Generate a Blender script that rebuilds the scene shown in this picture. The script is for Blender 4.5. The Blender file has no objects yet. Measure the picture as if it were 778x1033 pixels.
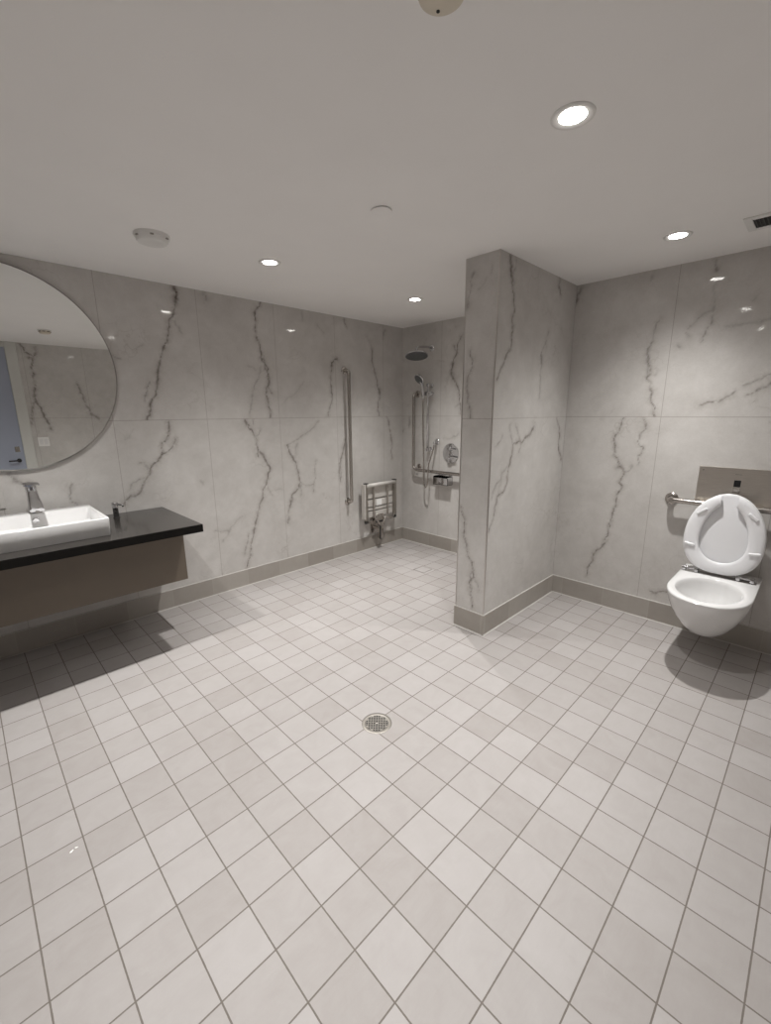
import bpy, bmesh, math, random
import numpy as np
from mathutils import Vector, Matrix
random.seed(7)
scene = bpy.context.scene
COL = scene.collection
PI = math.pi

# ------------------------------------------------------------------ place
CEIL = 2.396
XR, YV, XS = 3.436, 3.462, 3.694          # toilet wall, vanity wall, shower wall
PY0, PY1, PX = 1.468, 1.696, 2.372        # stub partition
YO, XL = -0.55, -0.90                     # door wall, end wall
JOINT = 1.457
TILE, TX, TY = 0.16015, -0.0618, 1.687
BASE_H = 0.149

# ------------------------------------------------------------------ helpers
def link(name, me, mat=None, parent=None, smooth=False, auto=None):
    o = bpy.data.objects.new(name, me)
    COL.objects.link(o)
    if mat: me.materials.append(mat)
    if smooth or auto:
        for p in me.polygons: p.use_smooth = True
        if auto:
            try:
                me.set_sharp_from_angle(angle=math.radians(auto))
            except Exception:
                pass
    if parent:
        o.parent = parent
        r = parent
        while r.parent: r = r.parent
        off = Vector(r.location)
        me.transform(Matrix.Translation(-off))
    return o

def obj(name, bm, mat, parent=None, smooth=False, auto=None):
    bmesh.ops.recalc_face_normals(bm, faces=bm.faces)
    me = bpy.data.meshes.new(name)
    bm.to_mesh(me); bm.free()
    return link(name, me, mat, parent, smooth, auto)

def tag(o, label, cat, group=None):
    o['label'] = label; o['category'] = cat
    if group: o['group'] = group
    return o

def thing(name, label, cat, loc, group=None):
    o = bpy.data.objects.new(name, None); COL.objects.link(o)
    o.location = loc; o.empty_display_size = .05
    return tag(o, label, cat, group)

def struct(o):
    o['kind'] = 'structure'
    return o

def BM(): return bmesh.new()

def add_box(bm, x0, x1, y0, y1, z0, z1, bev=0.0, seg=2, rot=None, piv=None):
    t = bmesh.new()
    bmesh.ops.create_cube(t, size=1)
    for v in t.verts:
        v.co = Vector(((x0+x1)/2+v.co.x*(x1-x0), (y0+y1)/2+v.co.y*(y1-y0), (z0+z1)/2+v.co.z*(z1-z0)))
    if bev > 0:
        bmesh.ops.bevel(t, geom=list(t.edges), offset=bev, segments=seg, affect='EDGES', profile=.5)
    if rot is not None:
        bmesh.ops.rotate(t, verts=t.verts, cent=piv or Vector(((x0+x1)/2, (y0+y1)/2, (z0+z1)/2)), matrix=rot)
    merge(bm, t)

def merge(bm, t):
    me = bpy.data.meshes.new('tmp'); t.to_mesh(me); t.free()
    bm.from_mesh(me); bpy.data.meshes.remove(me)

def frame_of(d):
    d = Vector(d).normalized()
    up = Vector((0, 0, 1)) if abs(d.z) < .9 else Vector((1, 0, 0))
    a = d.cross(up).normalized(); b = a.cross(d).normalized()
    return a, b

def add_lathe(bm, origin, axis, prof, n=40, cap0=True, cap1=True):
    """prof: list of (radius, distance along axis)"""
    o = Vector(origin); d = Vector(axis).normalized(); a, b = frame_of(d)
    rings = []
    for r, h in prof:
        c = o + d*h
        if r < 1e-6:
            rings.append([bm.verts.new(c)])
        else:
            rings.append([bm.verts.new(c + a*(r*math.cos(2*PI*i/n)) + b*(r*math.sin(2*PI*i/n))) for i in range(n)])
    for p, q in zip(rings, rings[1:]):
        for i in range(n):
            j = (i+1) % n
            if len(p) == 1 and len(q) == 1: continue
            if len(p) == 1: bm.faces.new((p[0], q[i], q[j]))
            elif len(q) == 1: bm.faces.new((p[i], q[0], p[j]))
            else: bm.faces.new((p[i], p[j], q[j], q[i]))
    if cap0 and len(rings[0]) > 1: bm.faces.new(rings[0])
    if cap1 and len(rings[-1]) > 1: bm.faces.new(rings[-1])

def fillet(pts, r, n=8):
    pts = [Vector(p) for p in pts]
    out = [pts[0]]
    for a, b, c in zip(pts, pts[1:], pts[2:]):
        u = (a-b); w = (c-b)
        ang = u.angle(w)
        if ang > PI-.01: out.append(b); continue
        rr = min(r, .45*u.length*math.tan(ang/2), .45*w.length*math.tan(ang/2))
        t = rr/math.tan(ang/2)
        u.normalize(); w.normalize()
        p0 = b+u*t; p1 = b+w*t
        cen = b + (u+w).normalized()*(rr/math.sin(ang/2))
        for k in range(n+1):
            s = k/n
            q = p0.lerp(p1, s)-cen
            out.append(cen+q.normalized()*rr)
    out.append(pts[-1])
    return out

def smooth_path(pts, n=6):
    P = [Vector(p) for p in pts]; P = [2*P[0]-P[1]]+P+[2*P[-1]-P[-2]]
    out = []
    for i in range(1, len(P)-2):
        for k in range(n):
            t = k/n
            out.append(.5*((2*P[i])+(P[i+1]-P[i-1])*t+(2*P[i-1]-5*P[i]+4*P[i+1]-P[i+2])*t*t+(3*P[i]-P[i-1]-3*P[i+1]+P[i+2])*t**3))
    out.append(P[-2])
    return out

def add_tube(bm, pts, r, n=14, caps=True, radii=None):
    P = [Vector(p) for p in pts]
    T = []
    for i in range(len(P)):
        d = (P[min(i+1, len(P)-1)]-P[max(i-1, 0)])
        T.append(d.normalized())
    a, b = frame_of(T[0])
    rings = []
    for i, p in enumerate(P):
        if i:
            q = T[i-1].rotation_difference(T[i]); a = q @ a; b = q @ b
        rr = radii[i] if radii else r
        rings.append([bm.verts.new(p+a*(rr*math.cos(2*PI*k/n))+b*(rr*math.sin(2*PI*k/n))) for k in range(n)])
    for p, q in zip(rings, rings[1:]):
        for i in range(n):
            j = (i+1) % n
            bm.faces.new((p[i], p[j], q[j], q[i]))
    if caps:
        bm.faces.new(rings[0]); bm.faces.new(rings[-1])

def add_loft(bm, rings, cap0=True, cap1=True):
    R = [[bm.verts.new(Vector(p)) for p in r] for r in rings]
    n = len(R[0])
    for p, q in zip(R, R[1:]):
        for i in range(n):
            j = (i+1) % n
            bm.faces.new((p[i], p[j], q[j], q[i]))
    if cap0: bm.faces.new(R[0])
    if cap1: bm.faces.new(R[-1])
    return R

def rrect(c, ux, uy, w, h, r, n=5):
    """rounded rectangle ring around c in the plane of ux, uy"""
    c = Vector(c); ux = Vector(ux).normalized(); uy = Vector(uy).normalized()
    r = min(r, w/2-1e-4, h/2-1e-4)
    out = []
    for sx, sy, a0 in ((1, 1, 0), (-1, 1, PI/2), (-1, -1, PI), (1, -1, 1.5*PI)):
        for k in range(n+1):
            a = a0+PI/2*k/n
            out.append(c+ux*(sx*(w/2-r)+r*math.cos(a))+uy*(sy*(h/2-r)+r*math.sin(a)))
    return out

# ------------------------------------------------------------------ materials
def new_mat(name):
    m = bpy.data.materials.new(name); m.use_nodes = True
    nt = m.node_tree
    return m, nt, nt.nodes['Principled BSDF']

def setp(b, **k):
    names = {'color': 'Base Color', 'rough': 'Roughness', 'metal': 'Metallic', 'spec': 'Specular IOR Level', 'coat': 'Coat Weight',
             'coatr': 'Coat Roughness', 'aniso': 'Anisotropic'}
    for kk, v in k.items():
        if kk == 'color': v = (*v, 1) if len(v) == 3 else v
        b.inputs[names[kk]].default_value = v

def N(nt, typ, **k):
    n = nt.nodes.new(typ)
    for a, v in k.items(): setattr(n, a, v)
    return n

def math_n(nt, op, a, b=None, clamp=False):
    n = N(nt, 'ShaderNodeMath', operation=op, use_clamp=clamp)
    for i, v in enumerate((a, b)):
        if v is None: continue
        if hasattr(v, 'is_output') or isinstance(v, bpy.types.NodeSocket): nt.links.new(v, n.inputs[i])
        else: n.inputs[i].default_value = v
    return n.outputs[0]

def ramp(nt, fac, stops):
    r = N(nt, 'ShaderNodeValToRGB')
    el = r.color_ramp.elements
    while len(el) < len(stops): el.new(.5)
    for e, (p, c) in zip(el, stops):
        e.position = p; e.color = (*c, 1) if len(c) == 3 else c
    nt.links.new(fac, r.inputs[0])
    return r.outputs[0]

def mix_c(nt, fac, a, b, blend='MIX'):
    n = N(nt, 'ShaderNodeMix', data_type='RGBA', blend_type=blend)
    for idx, v in ((0, fac), (6, a), (7, b)):
        if isinstance(v, bpy.types.NodeSocket): nt.links.new(v, n.inputs[idx])
        elif idx == 0: n.inputs[0].default_value = v
        else: n.inputs[idx].default_value = (*v, 1)
    return n.outputs[2]

def noise(nt, vec, scale, detail=4, rough=.55, dist=0, w=None):
    n = N(nt, 'ShaderNodeTexNoise')
    n.inputs['Scale'].default_value = scale; n.inputs['Detail'].default_value = detail
    n.inputs['Roughness'].default_value = rough; n.inputs['Distortion'].default_value = dist
    if vec is not None: nt.links.new(vec, n.inputs['Vector'])
    return n.outputs['Fac']

def scaled(nt, vec, s):
    n = N(nt, 'ShaderNodeMapping'); n.inputs['Scale'].default_value = s
    nt.links.new(vec, n.inputs['Vector']); return n.outputs[0]

def simple(name, color, rough=.4, metal=0.0, var=0.04, scale=30, **k):
    """a plain surface with a little procedural mottling"""
    m, nt, b = new_mat(name)
    setp(b, color=color, rough=rough, metal=metal, **k)
    tc = N(nt, 'ShaderNodeTexCoord')
    f = noise(nt, tc.outputs['Object'], scale, 3)
    lo = tuple(max(0, c*(1-var)) for c in color); hi = tuple(min(1, c*(1+var)) for c in color)
    nt.links.new(ramp(nt, f, [(.3, lo), (.7, hi)]), b.inputs['Base Color'])
    r = math_n(nt, 'ADD', math_n(nt, 'MULTIPLY', f, rough*.25), rough*.88)
    nt.links.new(r, b.inputs['Roughness'])
    return m

def brushed(name, color, rough=.3, axis=(1, 1, 60), amp=.12):
    m, nt, b = new_mat(name)
    setp(b, color=color, rough=rough, metal=1.0)
    tc = N(nt, 'ShaderNodeTexCoord')
    f = noise(nt, scaled(nt, tc.outputs['Object'], axis), 12, 4)
    nt.links.new(math_n(nt, 'ADD', math_n(nt, 'MULTIPLY', f, amp*2), rough-amp), b.inputs['Roughness'])
    c2 = tuple(c*.86 for c in color)
    nt.links.new(ramp(nt, f, [(.35, c2), (.65, color)]), b.inputs['Base Color'])
    return m

def marble(name, axis, joint0=None):
    m, nt, b = new_mat(name)
    g = N(nt, 'ShaderNodeNewGeometry'); P = g.outputs['Position']
    sep = N(nt, 'ShaderNodeSeparateXYZ'); nt.links.new(P, sep.inputs[0])
    # ground colour: soft clouds plus a fine grain
    c1 = noise(nt, P, 1.6, 5, .6, .6); c2 = noise(nt, P, 9, 5, .65, .3); c3 = noise(nt, P, 130, 2)
    mixf = math_n(nt, 'ADD', math_n(nt, 'MULTIPLY', c1, .5), math_n(nt, 'ADD', math_n(nt, 'MULTIPLY', c2, .35), math_n(nt, 'MULTIPLY', c3, .15)))
    base = ramp(nt, mixf, [(.32, MARBLE_LO), (.52, MARBLE_MID), (.70, MARBLE_HI)])
    # faint hair cracks everywhere
    v = N(nt, 'ShaderNodeTexVoronoi', feature='DISTANCE_TO_EDGE'); v.inputs['Scale'].default_value = 3.2
    wob = N(nt, 'ShaderNodeVectorMath', operation='ADD'); nz = N(nt, 'ShaderNodeTexNoise'); nz.inputs['Scale'].default_value = 3.5; nz.inputs['Detail'].default_value = 5
    nt.links.new(P, nz.inputs['Vector']); nt.links.new(P, wob.inputs[0]); nt.links.new(nz.outputs['Color'], wob.inputs[1]); nt.links.new(wob.outputs[0], v.inputs['Vector'])
    hair = ramp(nt, v.outputs['Distance'], [(0, (1, 1, 1)), (.035, (0, 0, 0))])
    hairm = math_n(nt, 'MULTIPLY', hair, ramp(nt, noise(nt, P, 2.3, 3), [(.52, (0, 0, 0)), (.75, (.36, .36, .36))]))
    base = mix_c(nt, hairm, base, VEIN_SOFT)
    # the large veins of each slab
    at = N(nt, 'ShaderNodeAttribute', attribute_name='vein'); ah = N(nt, 'ShaderNodeAttribute', attribute_name='halo')
    brk = ramp(nt, noise(nt, P, 38, 5, .7), [(.30, (.30, .30, .30)), (.58, (1, 1, 1))])
    hb = ramp(nt, noise(nt, P, 22, 6, .75, .5), [(.36, (0, 0, 0)), (.60, (1, 1, 1))])
    base = mix_c(nt, math_n(nt, 'MULTIPLY', math_n(nt, 'MULTIPLY', ah.outputs['Fac'], hb), .55, True), base, VEIN_SOFT)
    core = math_n(nt, 'MULTIPLY', at.outputs['Fac'], brk, True)
    base = mix_c(nt, core, base, VEIN_DARK)
    # joints between slabs
    jz = math_n(nt, 'LESS_THAN', math_n(nt, 'ABSOLUTE', math_n(nt, 'SUBTRACT', sep.outputs['Z'], JOINT)), .0022)
    j = jz
    if joint0 is not None:
        u = sep.outputs[axis]
        k = math_n(nt, 'DIVIDE', math_n(nt, 'SUBTRACT', u, joint0), .6485)
        d = math_n(nt, 'MULTIPLY', math_n(nt, 'ABSOLUTE', math_n(nt, 'SUBTRACT', k, math_n(nt, 'ROUND', k))), .6485)
        jv = math_n(nt, 'LESS_THAN', d, .0018)
        j = math_n(nt, 'MAXIMUM', jz, jv)
    base = mix_c(nt, math_n(nt, 'MULTIPLY', j, .6), base, (.22, .19, .165))
    nt.links.new(base, b.inputs['Base Color'])
    rr = math_n(nt, 'ADD', math_n(nt, 'MULTIPLY', c2, .03), .035)
    rr = math_n(nt, 'ADD', rr, math_n(nt, 'MULTIPLY', j, .4))
    nt.links.new(rr, b.inputs['Roughness'])
    setp(b, spec=.36)
    return m

MARBLE_LO, MARBLE_MID, MARBLE_HI = (.475, .453, .43), (.565, .545, .522), (.65, .632, .61)
VEIN_DARK, VEIN_SOFT = (.085, .066, .056), (.27, .235, .205)

def floor_material():
    m, nt, b = new_mat('floor_tile')
    g = N(nt, 'ShaderNodeNewGeometry'); P = g.outputs['Position']
    sep = N(nt, 'ShaderNodeSeparateXYZ'); nt.links.new(P, sep.inputs[0])
    u = math_n(nt, 'DIVIDE', math_n(nt, 'SUBTRACT', sep.outputs[0], TX), TILE)
    v = math_n(nt, 'DIVIDE', math_n(nt, 'SUBTRACT', sep.outputs[1], TY), TILE)
    def edge(k): return math_n(nt, 'ABSOLUTE', math_n(nt, 'SUBTRACT', k, math_n(nt, 'ROUND', k)))
    d = math_n(nt, 'MULTIPLY', math_n(nt, 'MINIMUM', edge(u), edge(v)), TILE)
    cell = N(nt, 'ShaderNodeCombineXYZ')
    nt.links.new(math_n(nt, 'FLOOR', u), cell.inputs[0]); nt.links.new(math_n(nt, 'FLOOR', v), cell.inputs[1])
    wn = N(nt, 'ShaderNodeTexWhiteNoise', noise_dimensions='3D'); nt.links.new(cell.outputs[0], wn.inputs['Vector'])
    off = N(nt, 'ShaderNodeVectorMath', operation='MULTIPLY_ADD'); off.inputs[1].default_value = (7, 7, 7)
    nt.links.new(wn.outputs['Color'], off.inputs[0]); nt.links.new(P, off.inputs[2])
    n1 = noise(nt, off.outputs[0], 11, 5, .6, .8); n2 = noise(nt, P, 220, 2); n3 = noise(nt, scaled(nt, off.outputs[0], (4, 40, 1)), 3, 4)
    t = math_n(nt, 'ADD', math_n(nt, 'MULTIPLY', wn.outputs['Value'], .38), math_n(nt, 'ADD', math_n(nt, 'MULTIPLY', n1, .52), math_n(nt, 'ADD', math_n(nt, 'MULTIPLY', n2, .10), math_n(nt, 'MULTIPLY', n3, .12))))
    tile = ramp(nt, t, [(.22, FLOOR_LO), (.52, FLOOR_MID), (.80, FLOOR_HI)])
    # a slightly warmer cast on some tiles
    tile = mix_c(nt, math_n(nt, 'MULTIPLY', math_n(nt, 'GREATER_THAN', wn.outputs['Value'], .62), .0), tile, (.5, .44, .36))
    spots = ramp(nt, noise(nt, P, 27, 2, .5), [(.80, (0, 0, 0)), (.84, (.5, .5, .5))])
    tile = mix_c(nt, spots, tile, (.22, .19, .16))
    gw = math_n(nt, 'ADD', math_n(nt, 'MULTIPLY', noise(nt, P, 60, 2), .0012), .0016)
    gr = math_n(nt, 'LESS_THAN', d, gw)
    col = mix_c(nt, gr, tile, GROUT)
    nt.links.new(col, b.inputs['Base Color'])
    nt.links.new(math_n(nt, 'ADD', math_n(nt, 'MULTIPLY', n1, .14), math_n(nt, 'ADD', math_n(nt, 'MULTIPLY', gr, .3), .42)), b.inputs['Roughness'])
    hgt = math_n(nt, 'ADD', math_n(nt, 'MULTIPLY', math_n(nt, 'MINIMUM', d, .003), 1.0), math_n(nt, 'MULTIPLY', n2, .0002))
    bp = N(nt, 'ShaderNodeBump'); bp.inputs['Strength'].default_value = .35; bp.inputs['Distance'].default_value = .4
    nt.links.new(hgt, bp.inputs['Height']); nt.links.new(bp.outputs[0], b.inputs['Normal'])
    setp(b, spec=.35)
    return m
FLOOR_LO, FLOOR_MID, FLOOR_HI = (.330, .304, .288), (.374, .350, .337), (.411, .388, .378)
GROUT = (.17, .149, .132)

def base_material():
    m, nt, b = new_mat('base_tile')
    g = N(nt, 'ShaderNodeNewGeometry'); P = g.outputs['Position']
    sep = N(nt, 'ShaderNodeSeparateXYZ'); nt.links.new(P, sep.inputs[0])
    s = math_n(nt, 'DIVIDE', math_n(nt, 'ADD', sep.outputs[0], sep.outputs[1]), TILE*2)
    wn = N(nt, 'ShaderNodeTexWhiteNoise', noise_dimensions='1D'); nt.links.new(math_n(nt, 'FLOOR', s), wn.inputs['W'])
    t = math_n(nt, 'ADD', math_n(nt, 'MULTIPLY', wn.outputs['Value'], .5), math_n(nt, 'MULTIPLY', noise(nt, P, 14, 5), .5))
    col = ramp(nt, t, [(.2, (.325, .298, .267)), (.8, (.40, .372, .340))])
    d = math_n(nt, 'ABSOLUTE', math_n(nt, 'SUBTRACT', s, math_n(nt, 'ROUND', s)))
    col = mix_c(nt, math_n(nt, 'MULTIPLY', math_n(nt, 'LESS_THAN', d, .006), .35), col, (.5, .46, .42))
    nt.links.new(col, b.inputs['Base Color']); setp(b, rough=.42, spec=.35)
    return m

M = {}
M['floor'] = floor_material()
M['base'] = base_material()
M['marbleV'] = marble('marble_vanity_wall', 0, 1.444)
M['marbleR'] = marble('marble_toilet_wall', 1, .820)
M['marbleS'] = marble('marble_shower_wall', 1, 2.918)
M['marbleP'] = marble('marble_partition', 0, None)
M['ceiling'] = simple('ceiling_paint', (.89, .875, .86), .8, 0, .012, 3)
M['caulk'] = simple('white_caulk', (.55, .53, .50), .5)
M['trimmetal'] = brushed('edge_trim', (.62, .59, .56), .35)
M['white'] = simple('white_ceramic', (.74, .735, .73), .10, 0, .008, 5, spec=.5, coat=.3)
M['seat'] = simple('white_seat_plastic', (.80, .80, .815), .28, 0, .008, 5)
M['plastic'] = simple('white_plastic', (.76, .75, .73), .4, 0, .02, 20)
M['greyplate'] = simple('grey_plate', (.50, .48, .455), .35, 0, .02, 20)
M['cream'] = simple('cream_plastic', (.66, .60, .50), .45, 0, .02, 20)
M['counter'] = simple('black_quartz', (.030, .027, .0245), .16, 0, .2, 60, spec=.5)
M['edge'] = simple('black_shaded_edge', (.010, .009, .008), .6, 0, .1, 30, spec=.12)  # darker matte copy of the counter black; shade put into the colour
M['cabinet'] = simple('taupe_laminate', (.152, .122, .092), .42, 0, .03, 8)
M['chrome'] = simple('chrome', (.66, .66, .67), .07, 1, .02, 10)
M['steel'] = brushed('brushed_steel', (.50, .47, .44), .22, (1, 1, 50), .06)
M['plate'] = brushed('brushed_plate', (.58, .54, .495), .34, (1, 1.2, 40), .09)
M['grate'] = brushed('drain_steel', (.40, .375, .34), .5)
M['dark'] = simple('dark_void', (.012, .011, .010), .6, 0, .2, 20)
M['blackgloss'] = simple('black_glass', (.008, .008, .009), .06, 0, .2, 10)
M['blackplastic'] = simple('black_plastic', (.022, .021, .020), .28, 0, .2, 20)
M['rubber'] = simple('grey_rubber_nozzles', (.10, .105, .105), .5, 0, .2, 60)
M['slat'] = simple('pale_seat_slat', (.60, .575, .54), .4, 0, .03, 14)
M['door'] = simple('blue_grey_door_paint', (.33, .36, .44), .45, 0, .02, 3)
M['jamb'] = simple('pale_grey_door_trim', (.58, .58, .55), .4, 0, .02, 6)
M['paper'] = simple('white_paper', (.92, .92, .90), .7, 0, .01)
M['grille'] = simple('dark_grille', (.075, .075, .07), .5, 0, .2, 40)

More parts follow.
